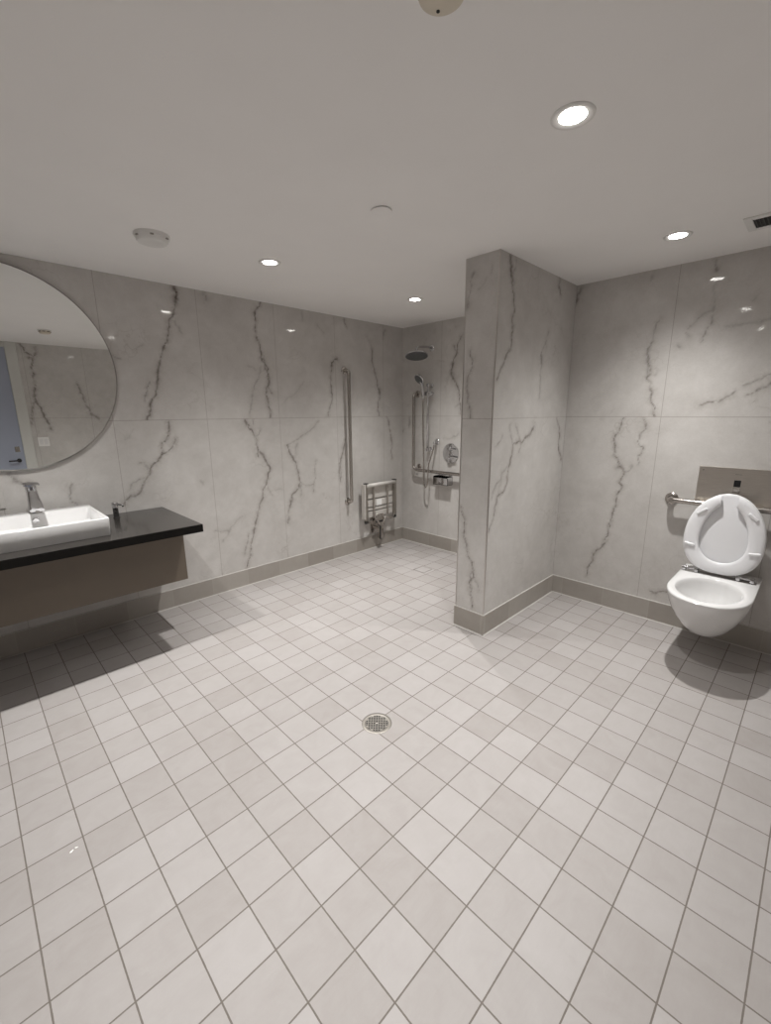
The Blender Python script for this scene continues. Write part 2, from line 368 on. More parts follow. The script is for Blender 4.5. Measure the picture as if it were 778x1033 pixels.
def mirror_material():
    m, nt, b = new_mat('mirror_silver')
    setp(b, color=(.88, .89, .88), metal=1.0, rough=.0)
    return m
M['mirror'] = mirror_material()
M['mirroredge'] = simple('mirror_edge', (.32, .31, .29), .3, .6, .05, 10)
def lens_material():
    m, nt, b = new_mat('lamp_lens')
    setp(b, color=(.9, .9, .88))
    b.inputs['Emission Color'].default_value = (1, .965, .92, 1)
    b.inputs['Emission Strength'].default_value = 40
    return m
M['lens'] = lens_material()
VEINS = [
('V',0.9,0.012,[(1.292,2.389),(1.311,2.339),(1.299,2.29),(1.277,2.203),(1.236,2.114),(1.214,2.027),(1.168,1.938),(1.148,1.876),(1.119,1.776),(1.106,1.702),(1.083,1.626),(1.041,1.526),(1.01,1.461)]),
('V',1.0,0.02,[(1.292,2.389),(1.313,2.34),(1.299,2.29)]),
('V',0.7,0.01,[(1.059,1.724),(1.034,1.662),(1.014,1.588)]),
('V',0.4,0.02,[(1.509,2.397),(1.523,2.338)]),
('V',0.35,0.012,[(1.278,2.155),(1.319,2.075)]),
('V',0.4,0.01,[(0.847,1.888),(0.892,1.868)]),
('V',0.25,0.01,[(1.043,1.974),(0.981,1.922)]),
('V',0.85,0.012,[(1.154,1.448),(1.141,1.363),(1.093,1.294),(1.081,1.216),(0.992,1.111),(0.953,1.036),(0.914,0.962),(0.88,0.927),(0.84,0.932),(0.802,0.899),(0.791,0.861)]),
('V',0.5,0.012,[(0.992,1.111),(0.953,1.036),(0.914,0.962),(0.88,0.927),(0.84,0.932),(0.802,0.899)]),
('V',0.8,0.014,[(1.191,1.322),(1.166,1.27),(1.11,1.22),(1.08,1.203)]),
('V',0.5,0.016,[(0.92,1.157),(0.956,1.16),(0.974,1.113),(0.992,1.111)]),
('V',0.5,0.008,[(0.821,0.961),(0.856,1.015),(0.893,1.03),(0.943,1.05)]),
('V',0.4,0.008,[(1.086,1.288),(1.133,1.311),(1.153,1.376)]),
('V',0.2,0.02,[(0.915,1.397),(0.85,1.325)]),
('V',0.3,0.015,[(1.343,0.978),(1.362,0.947)]),
('V',0.5,0.02,[(0.199,1.151),(0.223,1.108),(0.26,1.088),(0.308,1.087)]),
('V',0.55,0.008,[(0.506,1.053),(0.488,0.989),(0.493,0.932),(0.518,0.912)]),
('V',0.95,0.012,[(1.98,2.396),(1.969,2.361),(1.927,2.327),(1.918,2.217),(1.918,2.121),(1.95,2.012),(1.984,1.915),(2.011,1.829),(2.005,1.741),(1.973,1.666),(1.993,1.592),(2.006,1.531),(2.001,1.463)]),
('V',0.6,0.014,[(1.98,1.972),(1.981,1.871),(2.012,1.8),(2.002,1.711),(2.034,1.667)]),
('V',0.4,0.012,[(1.94,1.883),(1.897,1.766),(1.849,1.677),(1.834,1.59),(1.808,1.473)]),
('V',0.25,0.01,[(1.819,1.889),(1.888,1.851)]),
('V',0.4,0.015,[(1.509,2.39),(1.524,2.337)]),
('V',0.6,0.012,[(1.757,1.444),(1.769,1.4)]),
('V',0.3,0.015,[(2.38,2.379),(2.385,2.306)]),
('V',0.2,0.012,[(2.373,1.786),(2.27,1.673),(2.153,1.593)]),
('V',0.9,0.012,[(1.762,1.446),(1.83,1.325),(1.858,1.226),(1.86,1.136)]),
('V',0.9,0.011,[(1.857,1.21),(1.906,1.141),(1.964,1.034),(1.961,1.0),(1.904,0.869),(1.877,0.769),(1.822,0.656),(1.784,0.54),(1.758,0.44),(1.719,0.306),(1.67,0.166)]),
('V',0.7,0.016,[(1.889,1.158),(1.964,1.034),(1.961,0.992)]),
('V',0.5,0.012,[(1.714,0.466),(1.699,0.399),(1.663,0.293)]),
('V',0.5,0.012,[(1.896,1.363),(1.847,1.308)]),
('V',0.5,0.01,[(1.841,1.453),(1.837,1.405)]),
('V',0.4,0.01,[(1.931,0.849),(1.973,0.773)]),
('V',0.5,0.01,[(2.516,1.425),(2.39,1.33),(2.291,1.281),(2.205,1.233),(2.153,1.218)]),
('V',0.85,0.012,[(2.153,1.218),(2.197,1.111),(2.235,1.054),(2.26,0.953),(2.276,0.86),(2.262,0.807),(2.173,0.745),(2.145,0.639),(2.115,0.487)]),
('V',0.5,0.02,[(2.174,0.763),(2.145,0.639),(2.115,0.496)]),
('V',0.5,0.01,[(2.276,0.86),(2.372,0.821),(2.428,0.824),(2.445,0.935),(2.467,1.044)]),
('V',0.5,0.012,[(2.428,0.824),(2.424,0.749)]),
('V',0.4,0.02,[(2.285,0.841),(2.279,0.731)]),
('V',0.3,0.02,[(2.266,1.221),(2.24,1.134)]),
('V',0.45,0.015,[(1.422,0.551),(1.543,0.518)]),
('V',0.3,0.015,[(1.477,0.447),(1.554,0.55),(1.666,0.631)]),
('V',0.2,0.015,[(1.957,0.81),(2.075,0.813)]),
('V',0.7,0.012,[(2.826,1.19),(2.77,1.039),(2.761,0.804)]),
('V',1.0,0.022,[(2.758,2.008),(2.693,1.939)]),
('V',0.8,0.012,[(2.693,1.939),(2.68,1.821),(2.684,1.726),(2.688,1.655),(2.66,1.546),(2.634,1.474)]),
('V',0.3,0.012,[(3.145,2.264),(3.214,2.173),(3.24,2.1)]),
('V',0.8,0.012,[(3.231,2.137),(3.237,1.974),(3.299,1.837),(3.335,1.72),(3.305,1.587),(3.322,1.467)]),
('V',0.7,0.02,[(3.326,1.746),(3.335,1.681)]),
('V',0.6,0.015,[(2.867,2.389),(2.896,2.306)]),
('V',0.5,0.015,[(3.419,2.344),(3.389,2.253)]),
('V',0.3,0.015,[(2.547,2.286),(2.616,2.228)]),
('V',0.75,0.012,[(3.435,1.451),(3.478,1.344),(3.51,1.22),(3.521,1.111),(3.52,0.993)]),
('V',0.7,0.012,[(2.833,1.237),(2.771,1.043),(2.759,0.815)]),
('S',0.9,0.013,[(2.678,2.218),(2.726,2.081),(2.769,1.976),(2.786,1.904),(2.764,1.828),(2.723,1.777),(2.698,1.726),(2.671,1.651),(2.657,1.476)]),
('S',0.7,0.025,[(2.769,1.976),(2.786,1.904),(2.764,1.828)]),
('S',0.5,0.012,[(2.726,2.081),(2.751,2.107),(2.76,2.144)]),
('S',0.4,0.01,[(2.692,1.577),(2.723,1.552)]),
('S',0.6,0.014,[(3.353,1.463),(3.362,1.336)]),
('S',0.4,0.012,[(3.471,1.269),(3.411,1.314)]),
('S',0.25,0.04,[(2.829,1.832),(2.859,1.758)]),
('S',0.4,0.012,[(2.862,1.229),(2.755,1.238),(2.676,1.282)]),
('P',0.9,0.009,[(2.487,2.391),(2.5,2.28),(2.529,2.215),(2.565,2.097),(2.556,1.98),(2.545,1.882),(2.495,1.835),(2.468,1.784),(2.43,1.734),(2.403,1.689)]),
('P',0.8,0.018,[(2.477,2.388),(2.497,2.309),(2.523,2.264)]),
('P',0.4,0.01,[(2.553,2.38),(2.528,2.315),(2.523,2.264)]),
('P',0.5,0.012,[(2.564,2.013),(2.545,1.882),(2.495,1.835)]),
('P',0.6,0.02,[(3.143,2.392),(3.177,2.293)]),
('P',0.6,0.02,[(2.949,1.895),(2.961,1.824)]),
('P',0.4,0.012,[(3.037,2.035),(2.951,1.884),(2.957,1.763),(2.965,1.591)]),
('P',0.9,0.008,[(2.917,1.396),(2.832,1.332),(2.761,1.292),(2.646,1.291),(2.64,1.22),(2.605,1.15),(2.594,1.05),(2.554,0.982),(2.476,0.956),(2.455,0.894),(2.425,0.798),(2.392,0.731)]),
('P',0.7,0.016,[(2.917,1.396),(2.832,1.332),(2.761,1.292)]),
('P',0.5,0.008,[(2.589,1.419),(2.631,1.291)]),
('P',0.45,0.01,[(2.502,1.353),(2.419,1.283)]),
('P',0.4,0.01,[(2.693,1.374),(2.747,1.285),(2.725,1.228)]),
('P',0.5,0.01,[(2.515,1.102),(2.443,1.025),(2.411,0.958)]),
('P',0.35,0.008,[(2.604,1.165),(2.515,1.102),(2.476,0.956)]),
('P',0.4,0.01,[(2.659,1.417),(2.694,1.36)]),
('P',0.85,0.015,[(3.268,1.451),(3.35,1.319),(3.353,1.202),(3.407,1.122)]),
('E',0.45,0.018,[(1.641,2.311),(1.663,2.214),(1.68,2.123)]),
('E',0.7,0.008,[(1.648,1.874),(1.643,1.742),(1.661,1.699),(1.65,1.597),(1.63,1.459)]),
('E',0.3,0.008,[(1.516,2.324),(1.52,2.286)]),
('E',0.2,0.01,[(1.556,2.264),(1.604,2.213)]),
('E',0.85,0.008,[(1.682,0.875),(1.644,0.791),(1.648,0.669),(1.617,0.583),(1.57,0.502),(1.556,0.396),(1.577,0.279),(1.555,0.173)]),
('E',0.4,0.012,[(1.567,0.44),(1.548,0.398),(1.509,0.315)]),
('E',0.5,0.016,[(1.576,0.438),(1.579,0.31)]),
('R',0.4,0.01,[(0.898,2.091),(0.92,2.032),(0.93,1.949),(0.951,1.908)]),
('R',0.8,0.01,[(0.93,1.949),(0.951,1.908),(0.941,1.821),(0.938,1.712),(0.91,1.689),(0.892,1.622),(0.897,1.578),(0.865,1.521),(0.858,1.46)]),
('R',0.4,0.015,[(0.951,1.908),(0.944,1.822),(0.939,1.723)]),
('R',0.25,0.012,[(0.891,1.785),(0.885,1.731)]),
('R',0.6,0.025,[(1.44,2.369),(1.463,2.288)]),
('R',0.4,0.015,[(1.44,2.369),(1.454,2.321)]),
('R',0.3,0.02,[(0.978,2.359),(0.984,2.33)]),
('R',0.85,0.008,[(1.052,1.45),(1.073,1.364),(1.095,1.329),(1.087,1.256),(1.09,1.18),(1.058,1.162),(1.018,1.083),(1.033,0.985),(1.042,0.885),(1.04,0.8),(1.056,0.711),(1.069,0.576),(1.1,0.48),(1.161,0.389),(1.182,0.306),(1.195,0.208)]),
('R',0.4,0.01,[(1.095,1.329),(1.086,1.181)]),
('R',0.3,0.01,[(1.041,0.814),(1.056,0.711),(1.069,0.576),(1.094,0.489)]),
('R',0.6,0.01,[(0.926,1.45),(0.9,1.38),(0.931,1.341),(0.943,1.289),(0.903,1.251),(0.91,1.205),(0.931,1.184),(0.924,1.125)]),
('R',0.5,0.015,[(0.909,1.406),(0.899,1.378)]),
('R',0.45,0.02,[(1.058,1.093),(1.034,1.109),(1.012,1.083)]),
('R',0.35,0.02,[(0.98,1.073),(0.96,1.115)]),
('R',0.4,0.014,[(1.017,1.069),(0.98,1.073)]),
('R',0.75,0.013,[(0.749,0.221),(0.7,0.214),(0.623,0.252)]),
('R',0.7,0.014,[(0.642,2.381),(0.629,2.318)]),
('R',0.25,0.01,[(0.624,2.247),(0.615,2.112)]),
('R',0.5,0.012,[(0.615,2.112),(0.616,2.019),(0.648,1.949),(0.654,1.918)]),
('R',0.4,0.014,[(0.613,2.097),(0.653,2.087),(0.687,2.061),(0.737,2.003)]),
('R',0.7,0.012,[(0.604,1.533),(0.516,1.549),(0.459,1.591),(0.44,1.617)]),
('R',0.5,0.012,[(0.516,1.549),(0.459,1.591),(0.444,1.612)]),
('R',0.55,0.012,[(0.414,1.642),(0.365,1.661),(0.323,1.684),(0.282,1.707)]),
('R',0.6,0.014,[(0.385,1.588),(0.364,1.593),(0.334,1.618),(0.274,1.651)]),
('R',0.3,0.018,[(0.54,1.988),(0.446,1.996),(0.38,1.996),(0.326,2.008)]),
('R',0.4,0.012,[(0.356,1.54),(0.341,1.55)]),
('R',0.3,0.012,[(0.43,2.117),(0.403,2.156)]),
('R',0.4,0.015,[(0.78,1.909),(0.768,1.897)]),
('R',0.3,0.015,[(0.744,1.982),(0.721,1.958)]),
('O',0.9,0.016,[(0.79,2.38),(0.83,2.285),(0.899,2.246),(0.885,2.155),(0.884,2.018),(0.866,1.834),(0.845,1.693),(0.892,1.552),(0.933,1.432),(0.956,1.31)]),
('O',0.8,0.02,[(0.946,2.374),(0.931,2.271),(0.857,2.22)]),
('O',0.6,0.02,[(1.336,1.947),(1.359,1.8),(1.404,1.652),(1.45,1.5),(1.532,1.435)]),
('O',0.7,0.018,[(0.845,1.693),(0.775,1.482),(0.761,1.388)]),
]
EXPOSURE = -.43

# ------------------------------------------------------------------ veined walls
def jitter(pts, rng, amp=.16, levels=4):
    P = [np.array(p, float) for p in pts]
    for _ in range(levels):
        Q = [P[0]]
        for a, b in zip(P, P[1:]):
            d = b-a; L = np.hypot(*d)
            if L > .012:
                n = np.array([-d[1], d[0]])/max(L, 1e-6)
                Q.append((a+b)/2+n*rng.normal()*amp*min(L, .12)*.55)
            Q.append(b)
        P = Q
    return np.array(P)

def vein_fields(U, Z, wall):
    core = np.zeros(U.shape); halo = np.zeros(U.shape)
    rng = np.random.RandomState(3)
    for w, s, wd, pts in VEINS:
        if w != wall: continue
        P = jitter(pts, rng)
        du = 4*wd+.05
        x0, x1 = P[:, 0].min()-du, P[:, 0].max()+du; z0, z1 = P[:, 1].min()-du, P[:, 1].max()+du
        # veins stop at the joint between upper and lower slabs
        mid = P[:, 1].mean()
        msk = (U > x0) & (U < x1) & (Z > z0) & (Z < z1) & ((Z > JOINT) == (mid > JOINT) if wall != 'O' else Z > 0)
        idx = np.nonzero(msk)
        if len(idx[0]) == 0: continue
        u = U[idx]; z = Z[idx]
        best = np.full(u.shape, 9.0); bs = np.full(u.shape, 9.0)
        n = len(P)
        wob = np.clip(.75+.45*np.convolve(rng.normal(size=n+8), np.ones(5)/2.2, 'same')[4:n+4], .25, 1.5)
        for k, (a, b) in enumerate(zip(P, P[1:])):
            d = b-a; L2 = max(d@d, 1e-9)
            t = np.clip(((u-a[0])*d[0]+(z-a[1])*d[1])/L2, 0, 1)
            dd = np.hypot(u-a[0]-t*d[0], z-a[1]-t*d[1])
            wl = wob[k]*(1-t)+wob[k+1]*t
            q = dd/np.maximum(wd*.40*wl, .002)
            m2 = q < best
            best[m2] = q[m2]; bs[m2] = dd[m2]
        c = s*np.exp(-best**1.6*.8)
        h = s*np.exp(-(bs/(.014+wd*1.3))**2)
        core[idx] = np.maximum(core[idx], c); halo[idx] = np.maximum(halo[idx], h)
    return core, halo

def wall_grid(name, wall, along, const, u0, u1, mat, step, out, z1=CEIL, thick=.10, inset=0.0):
    """room face of a wall as a fine grid carrying the vein fields, with a slab behind it; out = +-1 side of the slab along the normal axis"""
    nu = max(2, int(round((u1-u0)/step))+1); nz = max(2, int(round(z1/step))+1)
    u = np.linspace(u0, u1, nu); z = np.linspace(0, z1, nz)
    Ug, Zg = np.meshgrid(u, z)
    core, halo = vein_fields(Ug, Zg, wall)
    n = nu*nz
    co = np.zeros((n+8, 3))
    ia, ic = (0, 1) if along == 'x' else (1, 0)
    co[:n, ia] = Ug.ravel(); co[:n, ic] = const; co[:n, 2] = Zg.ravel()
    back = [(a, c, zz) for c in (const+out*.0005, const+out*thick) for a, zz in ((u0+inset, 0), (u1-min(inset, .003), 0), (u1-min(inset, .003), z1), (u0+inset, z1))]
    for k, (a, c, zz) in enumerate(back):
        co[n+k, ia] = a; co[n+k, ic] = c; co[n+k, 2] = zz
    i = np.arange(nu-1); j = np.arange(nz-1)
    I, J = np.meshgrid(i, j)
    f = np.stack([J*nu+I, J*nu+I+1, (J+1)*nu+I+1, (J+1)*nu+I], -1).reshape(-1, 4)
    b = n
    box = np.array([(b+4, b+5, b+6, b+7), (b, b+1, b+5, b+4), (b+1, b+2, b+6, b+5), (b+2, b+3, b+7, b+6), (b+3, b, b+4, b+7)])
    # the room face looks away from the slab
    flip = (along == 'x') == (out < 0)
    if flip: f = f[:, ::-1]
    f = np.concatenate([f, box])
    me = bpy.data.meshes.new(name)
    me.vertices.add(len(co)); me.vertices.foreach_set('co', co.astype(np.float32).ravel())
    me.loops.add(f.size); me.loops.foreach_set('vertex_index', f.astype(np.int32).ravel())
    me.polygons.add(len(f)); me.polygons.foreach_set('loop_start', np.arange(0, f.size, 4, dtype=np.int32))
    me.update(calc_edges=True); me.validate()
    for nm, fld in (('vein', core), ('halo', halo)):
        at = me.attributes.new(nm, 'FLOAT', 'POINT')
        at.data.foreach_set('value', np.concatenate([fld.ravel(), np.zeros(8)]).astype(np.float32))
    return struct(link(name, me, mat))

wall_grid('wall_left', 'V', 'x', YV, XL, XS+.10, M['marbleV'], .008, 1)
wall_grid('wall_right', 'R', 'y', XR, YO, PY0+.01, M['marbleR'], .008, 1)
wall_grid('wall_shower', 'S', 'y', XS, PY1-.02, YV, M['marbleS'], .009, 1)
wall_grid('wall_partition', 'P', 'x', PY0, PX, XR, M['marbleP'], .008, 1, thick=.10, inset=.06)
wall_grid('wall_partition_end', 'E', 'y', PX, PY0, PY1, M['marbleP'], .008, 1, thick=.05, inset=.003)
wall_grid('wall_partition_back', 'N', 'x', PY1, PX, XS, M['marbleP'], .05, -1, thick=.10, inset=.06)
wall_grid('wall_door', 'O', 'x', YO, XL, XR+.10, M['marbleV'], .014, -1)
wall_grid('wall_end', 'N', 'y', XL, YO, YV, M['marbleR'], .05, -1)

bm = BM(); add_box(bm, XL-.1, XS+.1, YO-.1, YV+.1, -.10, 0); struct(obj('floor', bm, M['floor']))
bm = BM(); add_box(bm, XL-.1, XS+.1, YO-.1, YV+.1, CEIL, CEIL+.10); struct(obj('ceiling', bm, M['ceiling']))

# cove base tiles, with a pale edging on top and a caulk line at the floor
def base_run(side, x0, x1, y0, y1, nrm):
    bm = BM(); add_box(bm, x0, x1, y0, y1, 0, BASE_H-.004, .0012, 1); struct(obj('baseboard_'+side, bm, M['base']))
    bm = BM()
    add_box(bm, x0, x1, y0, y1, BASE_H-.004, BASE_H)
    struct(obj('trim_base_'+side, bm, M['caulk']))
    bm = BM(); k = .011
    if nrm == '-y': add_box(bm, x0, x1, y0-k, y0+.002, -.001, .004, .0015, 1)
    if nrm == '+y': add_box(bm, x0, x1, y1-.002, y1+k, -.001, .004, .0015, 1)
    if nrm == '-x': add_box(bm, x0-k, x0+.002, y0, y1, -.001, .004, .0015, 1)
    if nrm == '+x': add_box(bm, x1-.002, x1+k, y0, y1, -.001, .004, .0015, 1)
    struct(obj('trim_floor_'+side, bm, M['caulk']))
T = .009
base_run('left', XL, XS, YV-T, YV, '-y')
base_run('right', XR-T, XR, YO, PY0, '-x')
base_run('shower', XS-T, XS, PY1, YV-T, '-x')
base_run('partition', PX-T, XR-T, PY0-T, PY0, '-y')
base_run('partition_end', PX-T, PX, PY0, PY1+T, '-x')
base_run('partition_back', PX, XS-T, PY1, PY1+T, '+y')
base_run('end', XL, XL+T, YO, YV-T, '+x')
base_run('door_side', .742, XR-T, YO, YO+T, '+y')
# metal edge trims at the partition's two outer corners
bm = BM(); add_box(bm, PX-.004, PX+.004, PY0-.004, PY0+.004, BASE_H, CEIL, .001, 1); struct(obj('trim_partition_corner', bm, M['trimmetal']))
bm = BM(); add_box(bm, PX-.003, PX+.003, PY1-.003, PY1+.003, BASE_H, CEIL, .001, 1); struct(obj('trim_partition_shower_corner', bm, M['trimmetal']))

# the door behind the photographer, seen in the mirror
dr = bpy.data.objects.new('door_1', None); COL.objects.link(dr); dr.location = (.10, YO, 0); struct(dr)
bm = BM(); add_box(bm, -.42, .626, YO+.001, YO+.022, .006, 2.33, .002, 1); obj('door_leaf', bm, M['door'], dr)
bm = BM()
for x0, x1, z0, z1 in ((.626, .742, 0, 2.394), (-.535, -.42, 0, 2.394), (-.42, .626, 2.33, 2.394)):
    add_box(bm, x0, x1, YO, YO+.034, z0, z1, .004, 1)
obj('door_frame', bm, M['jamb'], dr)
bm = BM()
add_lathe(bm, (.563, YO+.022, .92), (0, 1, 0), [(.026, 0), (.026, .006), (.011, .010), (.011, .045)], 24)
add_tube(bm, fillet([(.563, YO+.062, .92), (.55, YO+.062, .92), (.455, YO+.062, .92)], .01), .010)
obj('door_handle', bm, M['blackplastic'], dr, auto=40)
bm = BM(); add_box(bm, .540, .590, YO+.021, YO+.026, 1.03, 1.10, .004, 2); obj('lock_plate', bm, M['steel'], dr)

# ------------------------------------------------------------------ downlights
LIGHTS = [((1.535, .715), 'recessed downlight nearest the camera, biggest one in the ceiling', .85),
          ((2.885, .722), 'recessed downlight above the toilet, nearest the ceiling vent', .90),
          ((1.545, 2.56), 'recessed downlight between the white smoke detector and the shower', 1.0),
          ((2.86, 2.545), 'recessed downlight inside the shower area, left of the partition top', 1.12),
          ((.20, .725), 'recessed downlight above the door wall, seen as a glint in the toilet wall', 1.0),
          ((.20, 2.55), 'recessed downlight over the wash basin and round mirror', 1.0)]
def beam(L):
    """reflector of a recessed downlight: intensity falls smoothly towards the cut-off angle"""
    L.use_nodes = True; nt = L.node_tree
    em = next(n for n in nt.nodes if n.type == 'EMISSION')
    g = N(nt, 'ShaderNodeNewGeometry')
    d = N(nt, 'ShaderNodeVectorMath', operation='DOT_PRODUCT'); nt.links.new(g.outputs['Normal'], d.inputs[0]); nt.links.new(g.outputs['Incoming'], d.inputs[1])
    c = math_n(nt, 'ABSOLUTE', d.outputs['Value'])
    f = math_n(nt, 'POWER', math_n(nt, 'DIVIDE', math_n(nt, 'SUBTRACT', c, .36), .64, True), 3.1)
    nt.links.new(f, em.inputs['Strength'])
def make_downlight(x, y, label):
    r = thing('recessed_downlight', label, 'ceiling light', (x, y, CEIL), 'recessed ceiling downlights')
    bm = BM()
    add_lathe(bm, (x, y, CEIL), (0, 0, -1), [(.066, -.001), (.066, .003), (.063, .005), (.058, .005), (.052, .0040), (.044, .0022), (.040, .0005)], 48, False, False)
    obj('trim_ring', bm, M['plastic'], r, auto=50)
    bm = BM(); add_lathe(bm, (x, y, CEIL-.0012), (0, 0, -1), [(.0415, 0), (.040, .0008), (0, .0014)], 40, True, False); obj('lens', bm, M['lens'], r, smooth=True)
    L = bpy.data.lights.new('lamp', 'AREA'); L.shape = 'DISK'; L.size = .05; L.energy = LAMP_W; L.color = (1, .987, .966); beam(L)
    lo = bpy.data.objects.new('lamp', L); COL.objects.link(lo); lo.parent = r; lo.location = (0, 0, -.008)
    return r
LAMP_W = 62
dl = make_downlight(*LIGHTS[0][0], LIGHTS[0][1])
for (x, y), lab, k in LIGHTS[1:]:
    c = dl.copy(); COL.objects.link(c); c.location = (x, y, CEIL); c['label'] = lab
    for ch in dl.children:
        d = ch.copy(); COL.objects.link(d); d.parent = c
        if d.type == 'LIGHT':
            d.data = ch.data.copy(); d.data.energy = LAMP_W*k
next(c for c in dl.children if c.type == 'LIGHT').data.energy = LAMP_W*LIGHTS[0][2]

# ------------------------------------------------------------------ ceiling devices
r = thing('smoke_detector', 'white round smoke detector with slotted rim on the ceiling before the mirror wall', 'smoke detector', (.892, 2.602, CEIL))
bm = BM(); add_lathe(bm, (.892, 2.602, CEIL), (0, 0, -1), [(.084, -.001), (.084, .014), (.080, .018)], 48); obj('base_plate', bm, M['plastic'], r, auto=40)
bm = BM(); add_lathe(bm, (.892, 2.602, CEIL-.018), (0, 0, -1), [(.076, 0), (.075, .010), (.068, .020), (.052, .025), (.050, .0245), (0, .026)], 48, True, False); obj('dome', bm, M['plastic'], r, auto=35)
for a in (.2, 1.25, 2.3, 3.35, 4.4, 5.45):
    bm = BM(); c, s = math.cos(a), math.sin(a)
    rot = Matrix.Rotation(a, 3, 'Z')
    add_box(bm, .892+.078*c-.004, .892+.078*c+.004, 2.602+.078*s-.008, 2.602+.078*s+.008, CEIL-.0225, CEIL-.0165, rot=rot)
    obj('slot', bm, M['grate'], r)

SDX, SDY = .889, .722
r = thing('smoke_detector', 'cream round smoke detector at the top edge of the picture', 'smoke detector', (SDX, SDY, CEIL))
bm = BM(); add_lathe(bm, (SDX, SDY, CEIL), (0, 0, -1), [(.064, -.001), (.064, .010), (.060, .012)], 48); obj('base_plate', bm, M['plastic'], r, auto=40)
bm = BM(); add_lathe(bm, (SDX, SDY, CEIL-.012), (0, 0, -1), [(.054, 0), (.053, .012), (.049, .024), (.038, .028), (0, .029)], 48, True, False); obj('sensor_housing', bm, M['cream'], r, auto=35)
bm = BM(); add_lathe(bm, (SDX+.018, SDY+.024, CEIL-.0405), (0, 0, -1), [(.004, 0), (.004, .0012), (0, .0014)], 16, True, False); obj('indicator', bm, M['dark'], r)
for a in range(8):
    bm = BM(); t = a*PI/4+.3; rot = Matrix.Rotation(t, 3, 'Z')
    add_box(bm, SDX+.0535*math.cos(t)-.002, SDX+.0535*math.cos(t)+.002, SDY+.0535*math.sin(t)-.013, SDY+.0535*math.sin(t)+.013, CEIL-.022, CEIL-.016, rot=rot)
    obj('vent_slot', bm, M['dark'], r)

r = thing('sprinkler_cover', 'small flat white sprinkler cover disc near the middle of the ceiling', 'sprinkler cover', (1.552, 1.588, CEIL))
bm = BM(); add_lathe(bm, (1.552, 1.588, CEIL-.004), (0, 0, -1), [(.047, 0), (.047, .003), (.044, .0045), (0, .005)], 44, True, False); obj('cover_disc', bm, M['ceiling'], r, auto=40)
bm = BM(); add_lathe(bm, (1.552, 1.588, CEIL), (0, 0, -1), [(.041, -.001), (.041, .0045)], 44); obj('recess_ring', bm, M['dark'], r)

VX0, VX1, VY0, VY1 = 2.872, 3.075, .06, .452
r = thing('ceiling_vent', 'rectangular ceiling air vent with dark grille and white frame', 'vent', ((VX0+VX1)/2, (VY0+VY1)/2, CEIL))
bm = BM(); w = .034; z0, z1 = CEIL-.009, CEIL+.001
add_box(bm, VX0, VX1, VY1-w, VY1, z0, z1, .003, 1); add_box(bm, VX0, VX1, VY0, VY0+w, z0, z1, .003, 1)
add_box(bm, VX0, VX0+w, VY0+w, VY1-w, z0, z1, .003, 1); add_box(bm, VX1-w, VX1, VY0+w, VY1-w, z0, z1, .003, 1)
obj('vent_frame', bm, M['plastic'], r)
bm = BM(); add_box(bm, VX0+w, VX1-w, VY0+w, VY1-w, CEIL-.003, CEIL-.0005); obj('duct_backing', bm, M['dark'], r)
bm = BM()
for k in range(22):
    yy = VY0+w+.008+k*(VY1-VY0-2*w-.016)/21
    add_box(bm, VX0+w, VX1-w, yy-.0016, yy+.0016, CEIL-.0085, CEIL-.0025)
for k in range(9):
    xx = VX0+w+.008+k*(VX1-VX0-2*w-.016)/8
    add_box(bm, xx-.0016, xx+.0016, VY0+w, VY1-w, CEIL-.0085, CEIL-.0025)
obj('grille', bm, M['grille'], r)

# ------------------------------------------------------------------ vanity
CT, CB, CX0, CX1, CY0 = .816, .767, -.52, 1.037, 2.715
bm = BM(); add_box(bm, CX0, CX1, CY0, YV, CB, CT, .0018, 2)
ct = tag(obj('vanity_countertop', bm, M['counter']), 'long black stone countertop along the veined wall under the round mirror', 'countertop')
bm = BM(); add_box(bm, CX0, CX1+.0012, CY0-.0015, CY0+.003, CB-.0006, CT-.001, .0006, 1); add_box(bm, CX1-.003, CX1+.0012, CY0, YV, CB-.0006, CT-.001, .0006, 1); obj('shaded_edge', bm, M['edge'], ct)  # thin skin added so the counter's shaded front and right end stay black
r = thing('vanity_cabinet', 'taupe wall-hung vanity apron box under the black countertop', 'cabinet', (.25, YV, .375))
bm = BM(); add_box(bm, CX0+.03, 1.009, 3.0, YV-.001, .375, CB-.001, .0015, 1); obj('apron_box', bm, M['cabinet'], r)

# basin
SX0, SX1, SY0, SY1, SZ = -.045, .565, 2.842, 3.375, .921
r = thing('wash_basin', 'white rectangular vessel basin standing on the black countertop', 'sink', ((SX0+SX1)/2, (SY0+SY1)/2, CT))
cx, cy = (SX0+SX1)/2, (SY0+SY1)/2; W, D = SX1-SX0, SY1-SY0
ux, uy = (1, 0, 0), (0, 1, 0)
rings = [rrect((cx, cy, CT), ux, uy, W-.016, D-.014, .012), rrect((cx, cy, CT+.003), ux, uy, W-.010, D-.008, .014), rrect((cx, cy, SZ-.006), ux, uy, W, D, .016),
         rrect((cx, cy, SZ-.002), ux, uy, W-.002, D-.002, .016), rrect((cx, cy, SZ), ux, uy, W-.008, D-.008, .014)]
led = .105; iy = cy-led/2+.008; iw, idp = W-.036, D-led-.020
rings += [rrect((cx, iy, SZ), ux, uy, iw+.006, idp+.006, .016), rrect((cx, iy, SZ-.003), ux, uy, iw, idp, .016), rrect((cx, iy, SZ-.07), ux, uy, iw-.018, idp-.016, .03),
          rrect((cx, iy, SZ-.086), ux, uy, iw-.06, idp-.05, .04), rrect((cx, iy, SZ-.092), ux, uy, .10, .10, .045), rrect((cx, iy, SZ-.093), ux, uy, .05, .05, .024)]
bm = BM(); add_loft(bm, rings); obj('bowl', bm, M['white'], r, auto=45)
